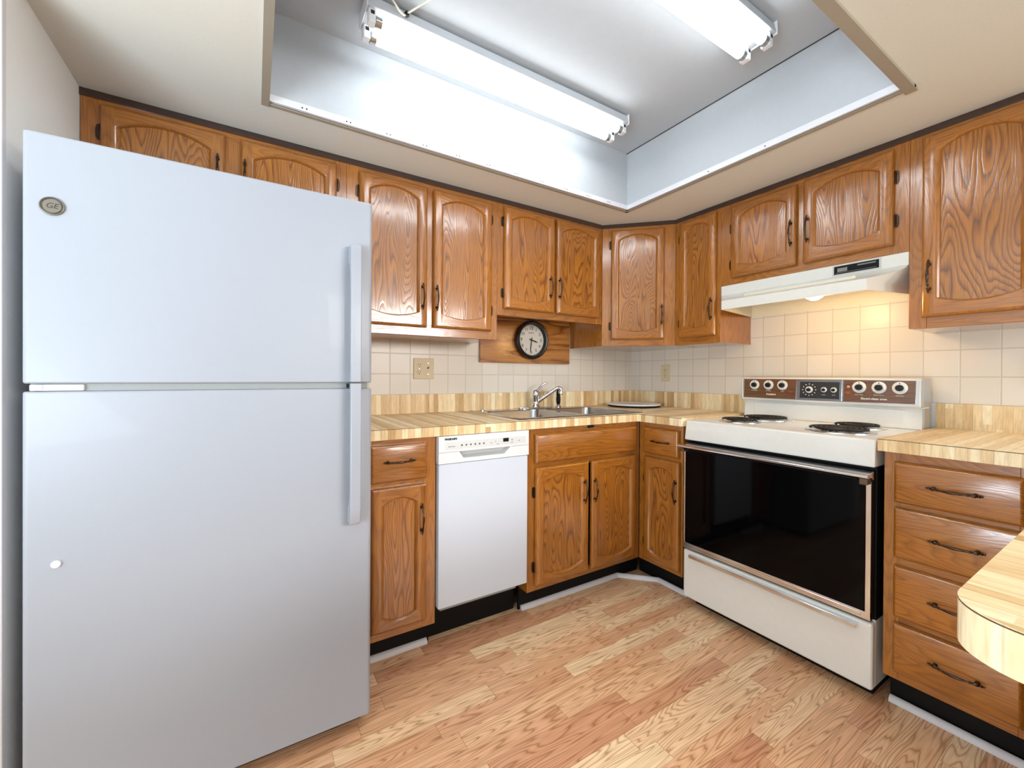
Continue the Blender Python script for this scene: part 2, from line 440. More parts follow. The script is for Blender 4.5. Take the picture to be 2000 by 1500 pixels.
def handle_mesh(cx, cz, yf, vert, ln=.124):
    m = MB(); pr = [(-1, .0012), (-.97, .0032), (-.93, .0022), (-.88, .0046), (-.82, .0028), (-.74, .0060), (-.66, .0048), (-.58, .0026), (-.52, .0044), (-.46, .0030),
                    (-.3, .0036), (-.12, .0045), (0, .0048)]
    pr = pr+[(-u, r) for u, r in pr[:-1]][::-1]
    path = []; rad = []
    for u, r in pr:
        d = .013+.013*max(0, math.cos(u*PI/1.5)) if abs(u) < .75 else .013-.003*(abs(u)-.75)/.25
        k = u*ln/2
        path.append((cx, yf-d, cz+k) if vert else (cx+k, yf-d, cz)); rad.append(r)
    m.tube(path, rad, 8)
    for sg in (-1, 1):
        k = sg*.72*ln/2
        q = (lambda d: (cx, yf-d, cz+k)) if vert else (lambda d: (cx+k, yf-d, cz))
        m.tube([q(.0002), q(.003), q(.005), q(.012)], [.0062, .0055, .0036, .0036], 8)
    return m
def hinge_mesh(xe, cz, side):
    """leaf on the face frame next to door edge xe; side -1 = leaf to the left"""
    m = MB(); pts = []
    for i in range(20):
        t = 2*PI*i/20; pts.append((xe+side*(.0075+.0065*math.cos(t)), cz+.026*math.copysign(abs(math.sin(t))**.7, math.sin(t))))
    m.prism(pts, lambda p, q, t: (p, t, q), -.0028, -.0003)
    m.tube([(xe+side*.0022, -.0062, cz-.026), (xe+side*.0022, -.0062, cz-.022), (xe+side*.0022, -.0062, cz+.022), (xe+side*.0022, -.0062, cz+.026)], [.0015, .0032, .0032, .0015], 8)
    for q in (-.014, .014):
        m.lathe([(.003, -.0042), (.003, -.0028)], (xe+side*.009, 0, cz+q), 'y', 8)
    return m
def cabinet(name, label, loc, rz, s0, s1, zb, zt, depth, fronts, group, toe=False, tx=(0, 0), lift=0):
    """fronts: list of dicts in world run coordinate s and absolute z"""
    root = thing(name, label, 'cabinet', (loc[0], loc[1], 0 if toe else zb), rz, group)
    off = (0, 0, 0 if toe else zb); W = s1-s0
    zz = zb
    if toe:
        MB().box(.0006, .018, .0195, depth, zz, zt).box(W-.018, W-.0006, .0195, depth, zz, zt).box(.018, W-.018, .0195, depth, zz, zz+.018).box(.018, W-.018, depth-.012, depth, zz+.018, zt).build('carcass', [OVB], root, off)
    else: MB().box(.0006, W-.0006, .0195, depth, zz+lift, zt).build('carcass', [OVB], root, off)
    fx = [(d['x0']-s0, d['x1']-s0, d['z0'], d['z1']) for d in fronts]
    mb = MB()
    L = min(f[0] for f in fx)+.012; R = max(f[1] for f in fx)-.012
    mb.box(.0003, L, 0, .019, zz, zt, 0); mb.box(R, W-.0003, 0, .019, zz, zt, 0)
    top = max(f[3] for f in fx)-.012; bot = min(f[2] for f in fx)+.012
    mb.box(L, R, 0.0002, .019, top, zt, 1); mb.box(L, R, 0.0002, .019, zz, bot, 1)
    zs = sorted({(round(f[2], 3), round(f[3], 3)) for f in fx})
    # rails between stacked fronts, stiles between neighbours
    cols = []
    for f in sorted(fx):
        if not cols or f[0] > cols[-1][1]-.01: cols.append([f[0], f[1]])
        else: cols[-1][1] = max(cols[-1][1], f[1])
    for i in range(len(cols)-1):
        mb.box(cols[i][1]-.012, cols[i+1][0]+.012, 0.0001, .019, bot, top, 0)
    fz = sorted(fx, key=lambda f: f[2])
    prev = None; lev = sorted({round((f[2]+f[3])/2, 1): (f[2], f[3]) for f in fx}.values())
    for i in range(len(lev)-1):
        if lev[i+1][0] > lev[i][1]: mb.box(L, R, 0.0002, .019, lev[i][1]-.012, lev[i+1][0]+.012, 1)
    mb.build('face_frame', [OVB, OHB], root, off, bevel=.001)
    if toe:
        MB().box(.0006+tx[0], W-.0006+tx[1], .072, .085, 0.0005, zb).build('toe_kick', BLACK, root, off)
        MB().box(.0006, W-.0006, depth-.03, depth-.01, 0.0005, zb).build('rear_support', BLACK, root, off)
    for d in fronts:
        x0, x1, z0, z1 = d['x0']-s0, d['x1']-s0, d['z0'], d['z1']
        if d['t'] == 'door':
            f, p = door_mesh(x0, x1, z0, z1, off, .036, .035, .040, .030, .029) if toe else door_mesh(x0, x1, z0, z1, off)
            o = f.build('door', [OVB, OHB], root, off, smooth=30)
            p.build('door_panel', OP, o, off, smooth=30)
            if 'h' in d: handle_mesh(d['h'][0]-s0, d['h'][1], -T, True).build('handle', BRONZE, o, off, smooth=50)
            if d.get('hinge'):
                sd = -1 if d['hinge'] == 'L' else 1
                for cz in d['hz']: hinge_mesh(x0 if sd < 0 else x1, cz, sd).build('hinge', BRONZE, o, off, smooth=40)
        else:
            e = .011; P = lambda i, y: [(x0+i, y, z0+i), (x1-i, y, z0+i), (x1-i, y, z1-i), (x0+i, y, z1-i)]
            o = MB().loops([P(.006, -.0005), P(.006, -.0035), P(0, -.0040), P(0, -(T-.011)), P(.0016, -(T-.0066)), P(.0052, -(T-.0024)), P(e, -T)], 0, cap=True).build('drawer' if 'h' in d else 'false_drawer_front', OHB, root, off, smooth=30)
            if 'h' in d: handle_mesh(d['h'][0]-s0, d['h'][1], -T, False).build('handle', BRONZE, o, off, smooth=50)
    return root
D = lambda x0, x1, z0, z1, h=None, hinge=None, hz=(), **k: dict(t='door', x0=x0, x1=x1, z0=z0, z1=z1, hinge=hinge, hz=hz, **({'h': h} if h else {}), **k)
W_ = lambda x0, x1, z0, z1, h=None: dict(t='drawer', x0=x0, x1=x1, z0=z0, z1=z1, **({'h': h} if h else {}))
YU = -.31; XU = -.304; ZU = 1.306; ZK = 2.045
GW = 'oak wall cabinets'; GB = 'oak base cabinets'
cabinet('wall_cabinet', 'shallow oak wall cabinet above the white refrigerator, two short arched doors', (-2.9155, YU), 0, -2.9155, -2.096, 1.70, ZK, .308,
    [D(-2.865, -2.525, 1.732, 2.007, (-2.547, 1.864), 'L', (1.917, 1.80)), D(-2.477, -2.137, 1.732, 2.007, (-2.463, 1.866), 'R', (1.922, 1.80))], GW)
cabinet('wall_cabinet', 'tall two-door oak wall cabinet just right of the refrigerator, above the double outlet', (-2.096, YU), 0, -2.096, -1.351, ZU, ZK, .303,
    [D(-2.046, -1.738, 1.345, 2.003, (-1.763, 1.487), 'L', (1.919, 1.45)), D(-1.707, -1.392, 1.347, 2.003, (-1.694, 1.486), 'R', (1.925, 1.455))], GW)
cabinet('wall_cabinet', 'short two-door oak wall cabinet above the clock and sink', (-1.351, YU), 0, -1.351, -.6072, 1.4384, ZK, .303,
    [D(-1.315, -.987, 1.473, 2.011, (-1.021, 1.615), 'L', (1.932, 1.555)), D(-.970, -.641, 1.473, 2.011, (-.957, 1.616), 'R', (1.905, 1.55))], GW, lift=.034)
cabinet('wall_cabinet', 'narrow single-door oak wall cabinet between the corner cabinet and the range hood', (XU, -.6086), -PI/2, .6086, .8935, ZU, ZK, .297,
    [D(.645, .872, 1.346, 2.010, (.853, 1.488), 'L', (1.92, 1.43), st=.044)], GW)
cabinet('wall_cabinet', 'short two-door oak wall cabinet directly over the range hood', (XU, -.8935), -PI/2, .8935, 1.6500, 1.603, ZK, .303,
    [D(.955, 1.265, 1.636, 2.005, (1.246, 1.784), 'L', (1.895, 1.705)), D(1.292, 1.606, 1.636, 2.007, (1.313, 1.783), 'R', (1.90, 1.73))], GW)
cabinet('wall_cabinet', 'large oak wall cabinet at the right edge, right of the range hood', (XU, -1.650), -PI/2, 1.650, 2.010, ZU, ZK, .297,
    [D(1.688, 1.974, 1.344, 2.012, (1.711, 1.491), st=.042)], GW)
# diagonal corner wall cabinet
def corner_cabinet():
    lx, ly = -.6072, YU
    root = thing('corner_wall_cabinet', 'diagonal oak corner wall cabinet with one bold-grained arched door', 'cabinet', (lx, ly, ZU), -PI/4, GW)
    W = .4270; off = (0, 0, ZU)
    loc = lambda x, y: ((x-lx)*math.cos(PI/4)-(y-ly)*math.sin(PI/4), (x-lx)*math.sin(PI/4)+(y-ly)*math.cos(PI/4))
    pl = [loc(-.6066, -.3095), loc(-.3045, -.6080), loc(-.0075, -.6080), loc(-.0075, -.0075), loc(-.6066, -.0075)]
    pl = [(p, max(q, .0195)) if i < 2 else (p, q) for i, (p, q) in enumerate(pl)]
    MB().prism(pl, lambda p, q, t: (p, q, t), ZU, ZK).build('carcass', OVB, root, off)
    mb = MB()
    x0, x1, z0, z1 = .053, .363, 1.343, 2.008
    mb.box(.001, x0+.012, 0, .019, ZU, ZK, 0); mb.box(x1-.012, W-.001, 0, .019, ZU, ZK, 0)
    mb.box(x0+.012, x1-.012, .0002, .019, z1-.012, ZK, 1); mb.box(x0+.012, x1-.012, .0002, .019, ZU, z0+.012, 1)
    mb.build('face_frame', [OVB, OHB], root, off, bevel=.001)
    f, p = door_mesh(x0, x1, z0, z1, off)
    o = f.build('door', [OVB, OHB], root, off, smooth=30); p.build('door_panel', OP, o, off, smooth=30)
    handle_mesh(.347, 1.489, -T, True).build('handle', BRONZE, o, off, smooth=50)
    for cz in (1.922, 1.426): hinge_mesh(x0, cz, -1).build('hinge', BRONZE, o, off, smooth=40)
corner_cabinet()
YB = -.611; XB = -.605; ZB = .112; ZBT = .8725
cabinet('base_cabinet', 'oak base cabinet between refrigerator and dishwasher, one drawer over one door', (-2.098, YB), 0, -2.098, -1.8045, ZB, ZBT, .605,
    [W_(-2.066, -1.847, .711, .853, (-1.958, .790)), D(-2.062, -1.846, .146, .692, (-1.870, .556), st=.046)], GB, True)
sink_cab = cabinet('base_cabinet', 'oak sink base cabinet right of the dishwasher, two doors below a false drawer', (-1.3555, YB), 0, -1.3555, -.6065, ZB, ZBT, .605,
    [W_(-1.320, -.648, .712, .847), D(-1.316, -.993, .140, .692, (-1.028, .545), 'L', (.575, .225)), D(-.973, -.646, .140, .690, (-.960, .543), 'R', (.575, .225))], GB, True, (0, .068))
MB().box(.366, .398, -.014, 0, .858, .8715).build('latch', BLACK, sink_cab, bevel=.002)
cabinet('base_cabinet', 'narrow oak corner base cabinet left of the range, one drawer over one door', (XB, -.6125), -PI/2, .6125, .8890, ZB, ZBT, .59,
    [W_(.652, .873, .706, .846, (.771, .777)), D(.654, .880, .135, .687, (.863, .538), 'L', (.56, .22), st=.044)], GB, True, (-.060, 0))
cabinet('drawer_cabinet', 'oak base cabinet of four stacked drawers right of the range', (XB, -1.671), -PI/2, 1.671, 2.010, ZB, ZBT, .59,
    [W_(1.700, 1.980, .706, .841, (1.842, .774)), W_(1.700, 1.980, .523, .690, (1.848, .609)), W_(1.700, 1.980, .327, .497, (1.848, .414)), W_(1.700, 1.980, .143, .306, (1.850, .227))], GB, True)
# base below the breakfast bar (out of frame, carries the bar top)
cabinet('bar_base_cabinet', 'oak base under the rounded breakfast bar at the right edge', (-.90, -2.50), 0, -.90, -.02, ZB, ZBT, .36,
    [D(-.87, -.48, .146, .85), D(-.44, -.05, .146, .85)], GB, True)

# ------------------------------------------------------------------ countertops
ZC0, ZC1 = .873, .914
root = thing('countertop', 'L-shaped butcher-block laminate countertop around the sink corner, with matching backsplash', 'countertop', (-2.10, 0, ZC0))
off = (0, 0, 0); root.location = (0, 0, 0)
mb = MB(); yF = -.629; xF = -.638
SX0, SX1, SY0, SY1 = -1.372, -.560, -.572, -.064
for bx in ((-2.104, SX0, yF, -.0005), (SX0, SX1, yF, SY0), (SX0, SX1, SY1, -.0005)): mb.box(*bx, ZC0, ZC1, 0)
mb.prism([(SX1, yF), (xF, yF), (-.0005, -.0005), (SX1, -.0005)] if False else [(SX1, yF), (SX1, -.0005), (-.0005, -.0005)], lambda p, q, t: (p, q, t), ZC0, ZC1, 0)
mb.prism([(SX1, yF), (-.0005, -.0005), (-.0005, -.903), (xF, -.903), (xF, yF)], lambda p, q, t: (p, q, t), ZC0, ZC1, 1)
mb.build('worktop', [LAMX, LAMY], root)
MB().box(-2.104, xF, yF-.0004, yF, ZC1-.0028, ZC1-.0008).box(xF-.0004, xF, yF, -.903, ZC1-.0028, ZC1-.0008).build('edge_seam', SEAM, root)
MB().box(-2.104, -.0005, -.019, -.0065, ZC1, 1.015, 0).box(-.019, -.0065, -.019, -.903, ZC1, 1.015, 1).build('backsplash', [LAMX, LAMY], root)
tag(root, 'L-shaped butcher-block laminate countertop around the sink corner, with matching backsplash', 'countertop')
root = thing('countertop', 'short butcher-block laminate countertop over the four-drawer cabinet, right of the range', 'countertop', (0, 0, 0))
MB().box(xF, -.0065, -1.662, -2.094, ZC0, ZC1).build('worktop', LAMY, root)
MB().box(xF-.0004, xF, -1.662, -2.094, ZC1-.0028, ZC1-.0008).build('edge_seam', SEAM, root)
MB().box(-.019, -.0065, -1.662, -2.094, ZC1, 1.015).build('backsplash', LAMY, root)
root = thing('breakfast_bar_top', 'butcher-block laminate breakfast bar top with rounded end in the lower right foreground', 'countertop', (0, 0, 0))
pts = [(-.0065, -2.0955), (-.0065, -2.62)]
R1 = .055; xe = -1.907
for i in range(13):
    t = PI/2*i/12; pts.append((xe+.12-.12*math.sin(t), -2.62+.12-.12*math.cos(t)))
for i in range(13):
    t = PI/2*i/12; pts.append((xe+R1-R1*math.cos(t), -2.0955-R1+R1*math.sin(t)))
bt = MB().prism(pts, lambda p, q, t: (p, q, t), ZC0, ZC1)
for k in range(len(pts)):
    a_, b_ = pts[k], pts[(k+1) % len(pts)]
    if abs(a_[0]-b_[0]) < abs(a_[1]-b_[1]): bt.m[2+k] = 1
bt.build('worktop', [LAMX, LAMY], root)
edge = [(p-(.0004 if p < -1.8 else 0), q) for p, q in pts]
MB().loops([[(p, q, ZC1-.0022) for p, q in edge], [(p, q, ZC1-.0008) for p, q in edge]]).build('edge_seam', SEAM, root)

# ------------------------------------------------------------------ refrigerator
FX0, FX1, FY = -2.870, -2.114, -.855
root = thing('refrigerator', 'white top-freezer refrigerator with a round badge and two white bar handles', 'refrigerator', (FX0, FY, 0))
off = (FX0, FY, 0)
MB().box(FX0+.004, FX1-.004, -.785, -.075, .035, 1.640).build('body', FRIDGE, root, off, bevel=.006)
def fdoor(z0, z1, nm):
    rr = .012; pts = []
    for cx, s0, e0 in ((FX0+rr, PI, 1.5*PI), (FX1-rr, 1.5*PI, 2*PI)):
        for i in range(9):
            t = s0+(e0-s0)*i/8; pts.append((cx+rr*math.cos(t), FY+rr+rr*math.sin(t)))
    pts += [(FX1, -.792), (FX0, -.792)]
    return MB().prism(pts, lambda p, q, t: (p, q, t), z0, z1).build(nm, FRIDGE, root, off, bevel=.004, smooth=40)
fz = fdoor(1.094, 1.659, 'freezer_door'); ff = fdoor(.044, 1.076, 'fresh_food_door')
MB().box(FX0+.012, FX1-.012, -.845, -.79, 1.0765, 1.0935).build('door_gasket', GREYP, root, off)
MB().box(FX0+.012, FX0+.100, -.853, -.82, 1.0775, 1.0915).box(FX0+.02, FX0+.034, -.857, -.82, 1.0785, 1.091).build('center_hinge', WHITE2, root, off, bevel=.002)
MB().box(FX1-.075, FX1-.062, -.856, -.84, 1.0785, 1.0905).build('gasket_plug', DARKG, root, off)
def fhandle(z0, z1, nm, par, foot_top):
    # bar standing off the door, foot at its far end
    prof = []
    x0, x1 = -2.186, -2.155
    yb, yf, th = FY-.0003, FY-.046, .014
    ft = .055
    if foot_top: prof = [(yb, z1), (yf+.012, z1), (yf+.004, z1-.02), (yf, z1-.10), (yf, z0), (yf+th, z0), (yf+th, z1-.14), (yf+th+.006, z1-.09), (yb-.012, z1-ft), (yb, z1-ft)]
    else: prof = [(yb, z0), (yf+.012, z0), (yf+.004, z0+.012), (yf, z0+.06), (yf, z1), (yf+th, z1), (yf+th, z0+.13), (yf+th+.006, z0+.09), (yb-.012, z0+ft), (yb, z0+ft)]
    m = MB().prism(prof, lambda p, q, t: (t, p, q), x0, x1)
    # short rear stud where both bars meet at the door gap
    zz = (z0, z0+.03) if foot_top else (z1-.03, z1)
    m.box(x0+.004, x1-.004, yf+th, yb, *zz)
    m.build(nm, FRIDGE, par, off, bevel=.003, smooth=35)
fhandle(1.096, 1.512, 'handle', fz, True); fhandle(.664, 1.093, 'handle', ff, False)
bc = (-2.821, FY, 1.4955)
bd = MB().lathe([(.0205, -.0001), (.0205, -.004), (.0185, -.0052), (.0180, -.0044), (.0005, -.0044)], bc, 'y', 40).build('badge', plain('pewter_badge', rgb(128,122,112), .4, .6), fz, off, smooth=40)
m = MB(); N_ = 40
m.tube([(bc[0]+.0166*math.cos(2*PI*q/N_), FY-.0050, bc[2]+.0166*math.sin(2*PI*q/N_)) for q in range(N_+1)], .0011, 6)
m.build('badge_ring', plain('dark_pewter', rgb(82,78,72), .4, .6), bd, off)
text('badge_monogram', 'GE', .0165, (bc[0], FY-.0047, bc[2]), bpy.data.materials['dark_pewter'], bd, off, .25)
MB().lathe([(.0085, -.0001), (.0085, -.004), (.006, -.006), (.0005, -.006)], (-2.8145, FY, .682), 'y', 20).build('hole_plug', WHITE2, ff, off, smooth=40)
MB().box(FX0+.02, FX1-.02, -.80, -.788, .0005, .040).build('kick_grille', BLACK, root, off)
for xx in (FX0+.05, FX1-.10): MB().box(xx, xx+.05, -.30, -.20, .0005, .0345).build('foot', BLACK, root, off)

# ------------------------------------------------------------------ dishwasher
DX0, DX1, DY = -1.801, -1.366, -.632
root = thing('dishwasher', 'slim white dishwasher with a recessed grip, under the counter left of the sink', 'dishwasher', (DX0, DY, 0)); off = (DX0, DY, 0)
MB().box(DX0+.004, DX1-.004, -.600, -.05, .178, .868).build('tub', WHITE2, root, off)
dd = MB().box(DX0+.002, DX1-.002, DY, -.601, .172, .757).build('door', WHITE, root, off, bevel=.004)
m = MB(); y0 = DY-.004
P = lambda l, y: [(p, y, q) for p, q in l]
zl, zm, zh = .760, .806, .871
px0, px1 = -1.712, -1.462          # pocket top corners
qx0, qx1 = -1.692, -1.495          # pocket bottom corners
zp = .777
A = [(DX0, zl), (DX1, zl), (DX1, zm), (DX1, zh), (DX0, zh), (DX0, zm)]
m.add(P([(DX0, zl), (DX0, zm), (px0, zm), (qx0, zp), (qx0+.02, zl)], y0), [(0,1,2,3,4)], 0)
m.add(P([(DX1, zl), (DX1, zm), (px1, zm), (qx1, zp), (qx1-.02, zl)], y0), [(0,1,2,3,4)], 0)
m.add(P([(qx0+.02, zl), (qx0, zp), (qx1, zp), (qx1-.02, zl)], y0), [(0,1,2,3)], 0)
m.add(P([(DX0, zm), (DX0, zh), (DX1, zh), (DX1, zm), (px1, zm), (px0, zm)], y0), [(0,1,2,3,4,5)], 0)
ring = [(px0, zm), (px1, zm), (qx1, zp), (qx0, zp)]
m.loops([P(ring, y0), P([(px0+.012, zm), (px1-.012, zm), (qx1-.006, zp+.010), (qx0+.006, zp+.010)], y0+.020)], 1, cap=True)
o_ = P([(DX0, zl), (DX1, zl), (DX1, zh), (DX0, zh)], y0)
m.loops([o_, P([(DX0, zl), (DX1, zl), (DX1, zh), (DX0, zh)], -.6015)], 0, cap=True)
con = m.build('console', [WHITE2, plain('console_grip_grey', rgb(190,192,192), .5)], root, off, smooth=20)
for xa, xb in ((DX0+.001, px0-.002), (px1+.002, DX1-.001)): MB().box(xa, xb, y0-.0006, y0, zm-.0008, zm+.0008).build('console_seam', GREYP, con, off)
MB().box(-1.774, -1.384, y0-.0008, y0, .815, .847).build('control_strip', plain('control_strip_pale', rgb(222,224,224), .4), con, off)
MB().box(-1.502, -1.474, y0-.0018, y0-.0009, .829, .845).build('display', BLACK, con, off)
text('brand_lettering', 'FRIGIDAIRE', .0105, (-1.7485, y0-.0005, .8585), INK, con, off, bold=.0006)
text('model_print', 'Dishwasher', .0065, (-1.745, y0-.0012, .8285), INKG, con, off)
for i in range(6): text('button_mark', 'o', .013, (-1.700+.0205*i, y0-.0012, .8315), INK, con, off, bold=.0006)
for tx, sz, bx, bz in (('+', .012, -1.540, .833), ('-', .012, -1.520, .834), ('o', .016, -1.456, .8365)): text('button_mark', tx, sz, (bx, y0-.0012, bz), INKG, con, off)
for tx, bx, bz in (('Lock', -1.529, .8225), ('Start', -1.456, .8235), ('Off', -1.42, .829), ('On', -1.562, .829)): text('button_print', tx, .0055, (bx, y0-.0012, bz), INKG, con, off)
MB().box(DX0+.002, DX1-.002, -.515, -.500, .0005, .177).box(DX0+.006, DX1-.006, -.500, -.08, .0005, .177).build('toe_panel', BLACK, root, off)
MB().box(DX0+.012, DX1-.06, -.626, -.604, .163, .170).build('door_bottom_lip', GREYP, root, off)
MB().lathe([(.006, -.003), (.006, 0)], (DX1-.075, -.515, .110), 'y', 12).build('toe_screw', CHROME, root, off)

# ------------------------------------------------------------------ sink
root = thing('kitchen_sink', 'double-bowl stainless steel drop-in sink below the clock', 'sink', (-.966, -.318, ZC1)); off = (-.966, -.318, ZC1)
x0, x1, y0, y1 = -1.388, -.544, -.588, -.045; zr = ZC1+.0045
m = MB()
def rr(x0, x1, y0, y1, r, z, n=6):
    out = []
    for cx, cy, a in ((x1-r, y1-r, 0), (x0+r, y1-r, PI/2), (x0+r, y0+r, PI), (x1-r, y0+r, 1.5*PI)):
        for i in range(n+1):
            t = a+PI/2*i/n; out.append((cx+r*math.cos(t), cy+r*math.sin(t), z))
    return out
bowls = [(-1.350, -.986), (-.946, -.582)]; by0, by1 = -.552, -.150
# deck
ys = [y0+.010, by0-.012, by1+.012, y1-.010]; xs = [x0+.010, bowls[0][0]-.012, bowls[0][1]+.012, bowls[1][0]-.012, bowls[1][1]+.012, x1-.010]
def q(xa, xb, ya, yb): m.add([(xa, ya, zr), (xb, ya, zr), (xb, yb, zr), (xa, yb, zr)], [(0,1,2,3)])
q(xs[0], xs[5], ys[0], ys[1]); q(xs[0], xs[5], ys[2], ys[3])
q(xs[0], xs[1], ys[1], ys[2]); q(xs[2], xs[3], ys[1], ys[2]); q(xs[4], xs[5], ys[1], ys[2])
m.loops([[(xs[0], ys[0], zr), (xs[5], ys[0], zr), (xs[5], ys[3], zr), (xs[0], ys[3], zr)], [(x0, y0, ZC1+.0006), (x1, y0, ZC1+.0006), (x1, y1, ZC1+.0006), (x0, y1, ZC1+.0006)]])
for xa, xb in bowls:
    L = rr(xa, xb, by0, by1, .05, zr)
    cx, cy = (xa+xb)/2, (by0+by1)/2; hx, hy = (xb-xa)/2+.012, (by1-by0)/2+.012
    O = []
    for p in L:
        dx, dy = p[0]-cx, p[1]-cy; k = min(hx/abs(dx) if dx else 9, hy/abs(dy) if dy else 9); O.append((cx+dx*k, cy+dy*k, zr))
    cor = [(cx+hx, cy+hy, zr), (cx-hx, cy+hy, zr), (cx-hx, cy-hy, zr), (cx+hx, cy-hy, zr)]
    for i, c in enumerate(cor):                      # snap the corner samples
        O[i*7+3] = c
    m.loops([O, L, rr(xa+.004, xb-.004, by0+.004, by1-.004, .048, zr-.006), rr(xa+.012, xb-.012, by0+.012, by1-.012, .05, zr-.13), rr(xa+.04, xb-.04, by0+.04, by1-.04, .05, zr-.168), rr(cx-.045, cx+.045, cy-.045, cy+.045, .0449, zr-.172)], cap=True)
m.build('basin', STEEL, root, off, smooth=40)
for xa, xb in bowls:
    MB().lathe([(.045, 0), (.042, .003), (.03, .003), (.028, -.001), (.002, -.001)], ((xa+xb)/2, (by0+by1)/2, zr-.171), 'z', 24).build('drain_strainer', CHROME, root, off, smooth=40)
MB().lathe([(.016, 0), (.016, .004), (.006, .005), (.006, .012), (.001, .013)], (-1.325, -.10, zr), 'z', 16).build('hole_cover', CHROME, root, off, smooth=40)

# ------------------------------------------------------------------ faucet and sprayer
fx, fy, fz0 = -.950, -.092, zr
root = thing('faucet', 'chrome single-lever kitchen faucet with its spout swung right, behind the sink', 'faucet', (fx, fy, fz0)); off = (fx, fy, fz0)
MB().prism([(fx+.125*math.copysign(abs(math.cos(2*PI*i/32))**.6, math.cos(2*PI*i/32)), fy+.028*math.sin(2*PI*i/32)) for i in range(32)], lambda p, q, t: (p, q, t), fz0, fz0+.010).build('deck_plate', CHROME, root, off, bevel=.003)
MB().lathe([(.030, .010), (.027, .016), (.020, .024), (.018, .045), (.020, .050), (.020, .072), (.022, .076), (.022, .100), (.016, .110), (.006, .114)], (fx, fy, fz0), 'z', 24).build('body', CHROME, root, off, smooth=40)
MB().tube([(fx+.008, fy-.006, fz0+.040), (fx+.035, fy-.02, fz0+.060), (fx+.085, fy-.042, fz0+.098), (fx+.118, fy-.056, fz0+.122), (fx+.132, fy-.062, fz0+.128), (fx+.142, fy-.066, fz0+.122), (fx+.145, fy-.067, fz0+.108)], [.012, .0115, .0105, .0105, .011, .0125, .0125], 12).build('spout', CHROME, root, off, smooth=50)
MB().lathe([(.0125, 0), (.014, -.004), (.014, -.016), (.011, -.018)], (fx+.145, fy-.067, fz0+.108), 'z', 16).build('aerator', CHROME, root, off, smooth=40)
MB().tube([(fx+.004, fy, fz0+.102), (fx+.016, fy-.008, fz0+.118), (fx+.034, fy-.016, fz0+.142), (fx+.050, fy-.022, fz0+.154), (fx+.070, fy-.028, fz0+.157)], [.009, .007, .006, .0065, .004], 10).build('lever', CHROME, root, off, smooth=50)
sx, sy = -.768, -.088
root = thing('sink_sprayer', 'black side sprayer standing in a chrome holder right of the faucet', 'sprayer', (sx, sy, fz0)); off = (sx, sy, fz0)
MB().lathe([(.022, .0004), (.020, .006), (.014, .012), (.012, .018)], (sx, sy, fz0), 'z', 20).build('holder', CHROME, root, off, smooth=40)
MB().lathe([(.009, .0185), (.013, .03), (.0145, .055), (.012, .075), (.013, .085)], (sx, sy, fz0), 'z', 16).build('grip', BLACK, root, off, smooth=50)
MB().tube([(sx, sy, fz0+.0855), (sx-.003, sy-.004, fz0+.098), (sx-.010, sy-.014, fz0+.108), (sx-.016, sy-.022, fz0+.107)], [.0125, .013, .012, .010], 14).build('spray_head', BLACK, root, off, smooth=50)

# ------------------------------------------------------------------ turntable
tc = (-.222, -.222, ZC1)
root = thing('turntable', 'round white turntable lying on the counter in the far corner', 'turntable', tc)
MB().lathe([(.13, .0005), (.172, .004), (.172, .010), (.15, .0115)], tc, 'z', 48).build('base', BLACK, root, tc, smooth=40)
MB().lathe([(.168, .0117), (.177, .014), (.178, .022), (.170, .0245), (.166, .0235), (.002, .0235)], tc, 'z', 48).build('plate', plain('glossy_white_plate', rgb(236,236,240), .2), root, tc, smooth=40)

# ------------------------------------------------------------------ clock on its board
bd = MB().box(-1.300, -.627, -.026, -.0065, 1.199, 1.4715).build('backing_board', [PINE], None, (0, 0, 0), bevel=.002)
tag(bd, 'honey-coloured wooden board on the wall below the short cabinet, behind the clock', 'board')
cc = (-.947, -.027, 1.345)
root = thing('wall_clock', 'round wall clock with black rim and white dial, showing about half past three', 'clock', cc)
MB().lathe([(.108, 0), (.119, -.004), (.1215, -.018), (.119, -.030), (.111, -.035), (.101, -.033), (.097, -.024), (.096, -.008), (.090, -.006), (.001, -.006)], cc, 'y', 56).build('case', plain('black_clock_plastic', rgb(16,15,16), .3), root, cc, smooth=40)
dial = MB().lathe([(.0955, -.0065), (.0955, -.010), (.001, -.010)], cc, 'y', 48).build('dial', plain('clock_dial_paper', rgb(226,220,208), .6), root, cc, smooth=30)
join_text('numerals', [(str(i), .026 if i % 3 else .030, (cc[0]+.074*math.sin(i*PI/6), cc[1]-.0105, cc[2]+.074*math.cos(i*PI/6))) for i in range(1, 13)]
          +[('QUARTZ', .010, (cc[0], cc[1]-.0105, cc[2]+.045))], INK, dial, cc)
m = MB()
for i in range(60):
    t = i*PI/30; l = .004 if i % 5 else .006
    for r0, r1 in ((.092-l, .092),):
        sn, cs = math.sin(t), math.cos(t); wd = .0006 if i % 5 else .0011
        m.add([(cc[0]+r*sn+sg*wd*cs, cc[1]-.0103, cc[2]+r*cs-sg*wd*sn) for r, sg in ((r0, -1), (r0, 1), (r1, 1), (r1, -1))], [(0,1,2,3)])
m.build('minute_marks', INK, dial, cc)
def hand(ang, ln, wd, y, nm):
    sn, cs = math.sin(ang), math.cos(ang)
    pt = lambda r, o: (cc[0]+r*sn+o*cs, cc[2]+r*cs-o*sn)
    MB().prism([pt(-.016, -wd), pt(-.016, wd), pt(ln*.7, wd*1.1), pt(ln, .0006), pt(ln, -.0006), pt(ln*.7, -wd*1.1)], lambda p, q, t: (p, t, q), cc[1]+y, cc[1]+y-.0012).build(nm, INK, root, cc)
hand(math.radians(106), .050, .0034, -.0135, 'hour_hand'); hand(math.radians(187), .074, .0024, -.0155, 'minute_hand')
